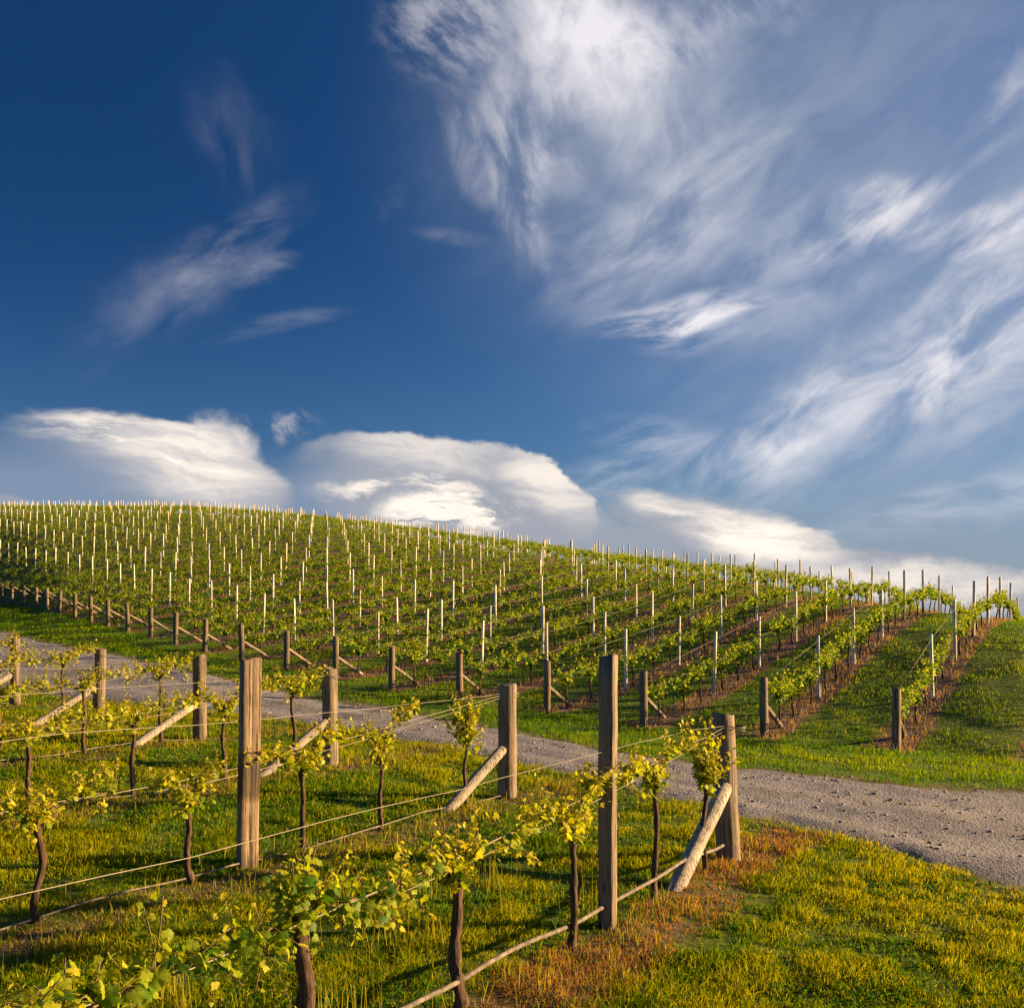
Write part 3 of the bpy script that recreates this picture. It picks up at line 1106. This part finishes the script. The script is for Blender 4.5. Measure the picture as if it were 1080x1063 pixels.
# near vines: (row, picture column where it was laid out, style)
NEAR_VINES = [
    (0, 742, 'upright', 'upright vine column of leaves just left of the stout cut end post'),
    (0, 690, 'bushy', 'bushy young vine between the tall square post and the leaning strut'),
    (0, 600, 'bushy', 'thin leaning vine just left of the tall square sawn post, red scorched soil below'),
    (0, 487, 'wide', 'vine with thick bent trunk and a long leafy cane reaching left over the grass'),
    (0, 325, 'wide', 'dark shaded vine with shaggy black trunk at the bottom of the view'),
    (0, 39, 'big', 'closest vine with large drooping leaves in the bottom left corner'),
    (1, 490, 'upright', 'small upright vine beside the strut of the middle end post'),
    (1, 402, 'branch', 'vine with one branch rising towards the middle end post'),
    (1, 317, 'bushy', 'slim vine to the right of the split sawn post'),
    (1, 200, 'small', 'short vine with a leafy tuft left of the split sawn post'),
    (1, 38, 'wide', 'tall vine with a knuckled red brown trunk at the left edge'),
    (2, 310, 'wide', 'flat topped vine left of the honey brown end post, strut crossing behind it'),
    (2, 236, 'bushy', 'thin vine just behind the split sawn post'),
    (2, 140, 'wide', 'spreading vine in the third near row below a leaning strut'),
    (2, 30, 'wide', 'spreading vine of the third near row at the left edge'),
    (3, 169, 'wide', 'vine at the foot of the long pale strut in the fourth near row'),
    (3, 89, 'wide', 'leafy vine of the fourth near row halfway to the left edge'),
    (3, -2, 'wide', 'vine of the fourth near row cut by the left edge'),
    (4, 64, 'wide', 'vine right beside the leaning end post in the fifth near row'),
    (4, -8, 'wide', 'vine of the fifth near row cut by the left edge'),
    (5, -6, 'wide', 'vine beside the end post at the far left edge'),
]
for q, (k, px_, style, lab) in enumerate(NEAR_VINES):
    x, y = near_row_pt(k, px_)
    z = G(x, y)
    ey = near_end[k][1]

    def hw(lx, y=y, ey=ey):
        yy = y + lx * UY
        t = min(max((ey - yy) / 5.2, 0), 1)
        return 1.27 - .46 * (1 - (1 - t) ** 1.35)
    tm = (LEAF_V, LEAF_F)
    h0 = hw(0)
    kw = dict(size=.072, tmpl=tm)
    if style == 'upright':
        kw.update(head=.80 if k == 0 else .78, arms=[(.12, lambda q_: 1.08), (-.14, lambda q_: 1.02)], headshoots=26, shoot=(.14, .40), trunk_r=.018, size=.054)
    elif style == 'bushy':
        kw.update(head=h0 - .17, arms=[(.68, hw), (-.7, hw)], headshoots=13, shoot=(.1, .27), trunk_r=.021, size=.058)
    elif style == 'small':
        kw.update(head=h0 - .2, arms=[(.3, hw), (-.36, hw)], headshoots=20, shoot=(.08, .22), trunk_r=.022, size=.054)
    elif style == 'branch':
        kw.update(head=.72, arms=[(.62, lambda q_: 1.0 + .25 * q_), (-.3, lambda q_: .98)], headshoots=8, shoot=(.1, .24), trunk_r=.020, size=.055)
    elif style == 'big':
        kw.update(head=.74, arms=[(.7, hw), (-.5, hw)], headshoots=14, shoot=(.12, .30), trunk_r=.026, size=.078, drop=.35, young=.2)  # low young darkens the leaves, painting in the shade on this corner vine
    else:
        kw.update(head=h0 - .08, arms=[(.66, hw), (-.66, hw)], headshoots=11, shoot=(.1, .30), trunk_r=.028 if k == 0 else .022, size=.060 if k < 1 else .055, drop=.15)
    if k == 0 and px_ == 325: kw.update(trunk_r=.034, size=.062, drop=.35, head=.90, young=.2, headshoots=14)  # darker leaf tint puts this vine's shade into its colour
    tr, ca, lv = vine_parts(1300 + q, **kw)
    root = empty('grapevine', (x, y, z), ROW_RZ)
    tag(root, lab, 'grapevine', 'vines of the near block')
    link('trunk', tr.mesh('trunk', [m_bark], True), root)
    link('cane', ca.mesh('cane', [m_cane, m_cane], True), root)
    link('leaves', leaf_mesh('leaves', lv), root)

# ------------------------------------------------------------------ hill vines
HV = []
for v in range(10):
    hwc = (lambda q_: .76)
    tr, ca, lv = vine_parts(2400 + v, head=.6, arms=[(.66, hwc), (-.66, hwc)], size=.085, per=5.2, shoot=(.12, .36), step=.052, headshoots=13, trunk_r=.02, young=.06,
                            tmpl=(MID_V, MID_F) if v < 6 else (LOW_V, LOW_F), sides=6, drop=.18)
    tm_ = tr.mesh('trunk', [m_bark], True); lm_ = leaf_mesh('leaves', lv)
    HV.append((tm_, lm_, None, lv))

cand = []
for i in range(HILL_ROWS):
    x0, y0 = end_xy(i)
    rr = random.Random(3100 + i)
    for j in range(115):
        s = .95 + 1.3 * j + rr.uniform(-.1, .1)
        x, y = x0 + UX * s, y0 + UY * s
        if not seen(x, y, 160): continue
        if y > crest_of(x, y) + 13: continue
        if rr.random() < .035: continue                         # a vine missing here and there
        cand.append((y, i, j, x, y, rr.uniform(.85, 1.15), rr.random() < .5, rr.randrange(10)))
cand.sort(key=lambda c: (not seen(c[3], c[4], 40), c[0]))
print('hill vines', len(cand))
N_IND = 298 - len(NEAR_VINES)
acc_v, acc_f, acc_c = [], [], []
nb = 0
for q, (_, i, j, x, y, sc, flip, var) in enumerate(cand):
    z = G(x, y)
    rz = ROW_RZ + (math.pi if flip else 0)
    slope = (G(x + UX * .5, y + UY * .5) - G(x - UX * .5, y - UY * .5))
    ry = -math.atan(slope) * (-1 if flip else 1)
    if q < N_IND:
        lab = 'leafy vine, ' + ordw(j + 1) + ' up ' + hill_row_name(i)
        vv = var % 6
        root = empty('grapevine', (x, y, z), rz)
        link('trunk', HV[vv][0], root)
        link('leaves', HV[vv][1], root)
        root.rotation_euler = (0, ry, rz)
        root.scale = (1, 1.0, sc)
        tag(root, lab, 'grapevine', 'vines on the hill')
    else:
        v, f, c = HV[6 + var % 4][3]
        rs = np.random.RandomState(q)
        ca_, sa_ = math.cos(rz), math.sin(rz)
        p = v * np.array([1, 1.1, sc])
        p = p + np.stack([0 * p[:, 0], 0 * p[:, 0], p[:, 0] * slope * (-1 if flip else 1)], 1)
        p = np.stack([p[:, 0] * ca_ - p[:, 1] * sa_ + x, p[:, 0] * sa_ + p[:, 1] * ca_ + y, p[:, 2] + z], 1)
        acc_v.append(p); acc_f.append(f + nb); acc_c.append(c * rs.uniform(.85, 1.15)); nb += len(p)
if acc_v:
    me = np_mesh('distant_vines', np.concatenate(acc_v), np.concatenate(acc_f).ravel(), np.full(sum(len(f) for f in acc_f), 3), [m_leaf], None, np.concatenate(acc_c), True)
    o = link('distant_vines', me)
    tag(o, 'leafy vine rows running together over the far slope of the hill', 'grapevines', kind='stuff')
# ------------------------------------------------------------------ grass, dry growth, gravel
def blades(X, Y, H, W, C, seed, lean=.45, curl=1.0):
    rs = np.random.RandomState(seed)
    n = len(X)
    Z = ground(X, Y) - .01
    a = rs.uniform(0, 2 * np.pi, n)
    la = rs.uniform(0, 2 * np.pi, n); lm = np.abs(rs.normal(0, lean, n)) * H
    px, py = np.cos(a) * W / 2, np.sin(a) * W / 2
    ox, oy = np.cos(la) * lm, np.sin(la) * lm
    v = np.zeros((n, 5, 3), np.float32)
    v[:, 0] = np.stack([X - px, Y - py, Z], 1); v[:, 1] = np.stack([X + px, Y + py, Z], 1)
    mz = Z + H * .6
    v[:, 2] = np.stack([X + px * .75 + ox * .35, Y + py * .75 + oy * .35, mz], 1)
    v[:, 3] = np.stack([X - px * .75 + ox * .35, Y - py * .75 + oy * .35, mz], 1)
    v[:, 4] = np.stack([X + ox, Y + oy, Z + H * (1 - .18 * curl * rs.rand(n))], 1)
    b = np.arange(n)[:, None] * 5
    f = np.concatenate([b + np.array([[0, 1, 2, 3]]), b + np.array([[3, 2, 4]])], 1).reshape(-1)
    fl = np.tile([4, 3], n)
    c = np.repeat(C[:, None, :], 5, 1).reshape(-1, 3)
    return v.reshape(-1, 3), f, fl, c


def grass_obj(name, parts, label, cat):
    vs, fs, fls, cs = [], [], [], []; nb_ = 0
    for (v, f, fl, c) in parts:
        vs.append(v); fs.append(f + nb_); fls.append(fl); cs.append(c); nb_ += len(v)
    me = np_mesh(name, np.concatenate(vs), np.concatenate(fs), np.concatenate(fls), [m_grass], None, np.concatenate(cs), True)
    o = link(name, me)
    tag(o, label, cat, kind='stuff')
    return o


def sample(n, y0, y1, seed, power=1.6, qlim=.85):
    """points in the wedge the place can be seen from, thinning with distance"""
    rs = np.random.RandomState(seed)
    e = 2 - power                                   # density per m2 ~ y^-power, wedge width ~ y
    u = rs.rand(n)
    y = (y0 ** e + u * (y1 ** e - y0 ** e)) ** (1 / e)
    x = rs.uniform(-qlim, qlim, n) * y
    return x, y, rs


def lerp3(a, b, t):
    return np.array(a)[None] * (1 - t[:, None]) + np.array(b)[None] * t[:, None]


def fore_strip(X, Y):
    w = (UY * X - UX * Y) + (fbm(X * .9, Y * .9, 31) - .5) * .5
    p = np.abs(((w + UY * FO - .25 + UY * DFO / 2) % (UY * DFO)) - UY * DFO / 2)
    s = 1 - sstep(.15, .46, p)
    return s * (row_off(X, Y) > 2.9) * (edge_dist(X, Y, NEAR_EDGE) < 0)


def hill_strip(X, Y):
    w = (UY * X - UX * Y) + (fbm(X * .9, Y * .9, 33) - .5) * .35
    p = np.abs(((w - W0 + .05 - DW / 2) % (-DW)) + DW / 2)
    return (1 - sstep(.28, .50, p)) * (is_hill(X, Y) > -.4)


GREEN, LUSH, YEL, STRAW = (.062, .160, .003), (.034, .110, .004), (.37, .345, .004), (.50, .42, .07)
RUST, DRY = (.40, .17, .04), (.30, .20, .13)

parts = []
# near meadow
X, Y, rs = sample(980000, 4.3, 42, 1)
k = (road_mask(X, Y) + .35 * rs.rand(len(X)) ** .5 < .35) & (edge_dist(X, Y, NEAR_EDGE) < .9)
X, Y = X[k], Y[k]
clump = fbm(X * 2.2, Y * 2.2, 41, 3); big = fbm(X * .45, Y * .45, 43, 3); tiny = vnoise(X * 9, Y * 9, 44)
st_ = fore_strip(X, Y)
keep = rs.rand(len(X)) < (.5 + .8 * sstep(.3, .6, .5 * clump + .5 * tiny)) * (1 - .45 * st_ * sstep(.35, .55, clump))
X, Y, clump, big, tiny, st_ = [a[keep] for a in (X, Y, clump, big, tiny, st_)]
n = len(X)
dist = np.maximum(Y / 6.0, .7)
H = (.020 + .045 * sstep(.3, .75, clump) + .024 * tiny) * rs.uniform(.6, 1.35, n) * dist ** .25
W = .006 * rs.uniform(.7, 1.4, n) * dist ** .75
t = np.clip(.12 - .14 + .32 * (row_off(X, Y) < 2.6) + sstep(.3, .68, .55 * big + .45 * clump) * .9 + rs.normal(0, .2, n), 0, 1)  # low-sun shade among the rows painted greener, lit grass right of them yellower
C = lerp3(GREEN, YEL, t)
lush = (rs.rand(n) < .3 * (1 - .5 * t))
C[lush] = lerp3(LUSH, GREEN, rs.rand(lush.sum()))
sb = rs.rand(n) < .09 + .05 * (row_off(X, Y) > 2.8)
C[sb] = lerp3(YEL, STRAW, rs.rand(sb.sum()))
sm = rs.rand(n) < st_ * np.where(row_off(X, Y) < 5.2, .8, .45)
C[sm] = np.where((row_off(X, Y)[sm] < 5.2)[:, None], lerp3(RUST, DRY, rs.rand(sm.sum())), lerp3((.24, .15, .05), (.33, .25, .10), rs.rand(sm.sum()))) * rs.uniform(.7, 1.2, (sm.sum(), 1))
C *= rs.uniform(.8, 1.2, (n, 1))
parts.append(blades(X, Y, H, W, C, 2, .75))
# rank growth under and beside the near rows
for (cnt, seed) in ((15000, 5),):
    X, Y, rs = sample(cnt, 4.3, 24, seed, 1.3)
    o = row_off(X, Y)
    near = np.abs(((o - FO + .25 + DFO / 2) % DFO) - DFO / 2)
    k = (near < .75) & (o > 3.2) & (edge_dist(X, Y, NEAR_EDGE) < -.2) & (fbm(X * 1.5, Y * 1.5, 51, 3) + .1 * rs.rand(len(X)) > .5)
    X, Y = X[k], Y[k]; n = len(X)
    H = rs.uniform(.08, .22, n); W = .0055 * rs.uniform(.7, 1.2, n) * np.maximum(Y / 6, .8) ** .7
    C = lerp3(YEL, STRAW, rs.rand(n) ** 2); g_ = rs.rand(n) < .4; C[g_] = lerp3(GREEN, YEL, rs.rand(g_.sum()))
    parts.append(blades(X, Y, H, W, C, seed + 1, .38))
# tall seeding stems left of the nearest row
X, Y, rs = sample(14000, 4.2, 9, 8, 1.0)
o = row_off(X, Y)
k = (o > 3.9) & (o < 5.6) & (fbm(X * 1.3, Y * 1.3, 61, 3) > .52)
X, Y = X[k], Y[k]; n = len(X)
parts.append(blades(X, Y, rs.uniform(.2, .42, n), .004 * rs.uniform(.7, 1.3, n), lerp3(YEL, STRAW, rs.rand(n)), 9, .22))
X, Y, rs = sample(60000, 4.2, 16, 15, 1.5)
k = (road_mask(X, Y) < .05) & (edge_dist(X, Y, NEAR_EDGE) < .3) & (fbm(X * 1.1, Y * 1.1, 57, 3) > .56) & (fore_strip(X, Y) < .5)
X, Y = X[k], Y[k]; n = len(X)
parts.append(blades(X, Y, rs.uniform(.025, .075, n), .02 * rs.uniform(.6, 1.3, n) * np.maximum(Y / 6, .8) ** .4, lerp3((.03, .10, .008), (.10, .20, .012), rs.rand(n)), 16, 1.1))
grass_obj('meadow_grass', parts, 'rough sunlit grass between the near vine rows and along the road', 'grass')

parts = []
# verge beyond the road and the alleys of the hill
X, Y, rs = sample(560000, 13.5, 66, 11, 1.35)
ih = is_hill(X, Y)
k = (road_mask(X, Y) + .35 * rs.rand(len(X)) ** .5 < .35) & (edge_dist(X, Y, FAR_EDGE) > -.9)
X, Y, ih = X[k], Y[k], ih[k]
st_ = hill_strip(X, Y)
clump = fbm(X * 1.8, Y * 1.8, 71, 3); big = fbm(X * .35, Y * .35, 73, 3)
keep = rs.rand(len(X)) > st_ * .6
X, Y, ih, st_, clump, big = [a[keep] for a in (X, Y, ih, st_, clump, big)]
n = len(X)
dist = Y / 6.0
H = (.035 + .06 * sstep(.3, .7, clump)) * rs.uniform(.6, 1.3, n) * dist ** .25
W = .0055 * rs.uniform(.7, 1.3, n) * dist ** .75
t = np.clip(sstep(.35, .8, .6 * big + .4 * clump) * .5 + rs.normal(0, .15, n), 0, 1)
C = lerp3(GREEN, YEL, t)
lush = rs.rand(n) < .2
C *= 1.2
C[lush] = lerp3(LUSH, GREEN, rs.rand(lush.sum()))
sm = rs.rand(n) < np.maximum(st_ * .92, .015 * (ih > 0))
C[sm] = lerp3((.20, .115, .075), (.36, .25, .17), rs.rand(sm.sum()))
H *= np.where(ih > 0, .62, .85)
H[sm] *= 1.9
C *= rs.uniform(.8, 1.2, (n, 1))
parts.append(blades(X, Y, H, W, C, 12, .6))
grass_obj('hill_grass', parts, 'short green grass on the verge and in the alleys of the hill', 'grass')

# loose stones on the road
rs = np.random.RandomState(77)
ico_v = []
ph = (1 + 5 ** .5) / 2
for a in (-1, 1):
    for b in (-ph, ph):
        ico_v += [(0, a, b), (a, b, 0), (b, 0, a)]
ico_v = np.array(ico_v) / math.hypot(1, ph)
import bmesh
bm = bmesh.new()
for p in ico_v: bm.verts.new(p)
r_ = bmesh.ops.convex_hull(bm, input=bm.verts[:])
bm.verts.index_update()
ico_f = np.array([[v.index for v in f.verts] for f in bm.faces])
ico_v = np.array([tuple(v.co) for v in bm.verts])
bm.free()
X, Y, rs = sample(30000, 8, 40, 78, 1.4)
m_ = road_mask(X, Y)
k = (m_ > -.25) & (rs.rand(len(X)) < .35 + .65 * (fbm(X * 1.2, Y * 1.2, 81, 3) > .5))
X, Y = X[k], Y[k]; n = len(X)
S = (.006 + .022 * rs.rand(n) ** 4.5) * (Y / 9) ** .35
sc = np.stack([rs.uniform(.8, 1.4, n), rs.uniform(.7, 1.1, n), rs.uniform(.4, .75, n)], 1) * S[:, None]
v = ico_v[None] * (1 + rs.uniform(-.22, .22, (n, len(ico_v), 1))) * sc[:, None]
a = rs.uniform(0, 6.28, n); ca_, sa_ = np.cos(a)[:, None], np.sin(a)[:, None]
v = np.stack([v[..., 0] * ca_ - v[..., 1] * sa_ + X[:, None], v[..., 0] * sa_ + v[..., 1] * ca_ + Y[:, None], v[..., 2] + (road_h(X, Y) + S * .2)[:, None]], -1)
f = ico_f[None] + (np.arange(n) * len(ico_v))[:, None, None]
c = np.repeat((lerp3((.16, .135, .125), (.42, .37, .34), rs.rand(n)))[:, None], len(ico_v), 1).reshape(-1, 3)
m_stone, sn, sb_, _ = new_mat('stone')
sa2 = sn.new('ShaderNodeAttribute', attribute_name='tint')
sn.l.new(sa2.outputs['Color'], sb_.inputs['Base Color'])
o = link('gravel', np_mesh('gravel', v.reshape(-1, 3), f.ravel(), np.full(n * len(ico_f), 3), [m_stone], None, c, False))
tag(o, 'loose grey stones scattered over the gravel road', 'gravel', kind='stuff')
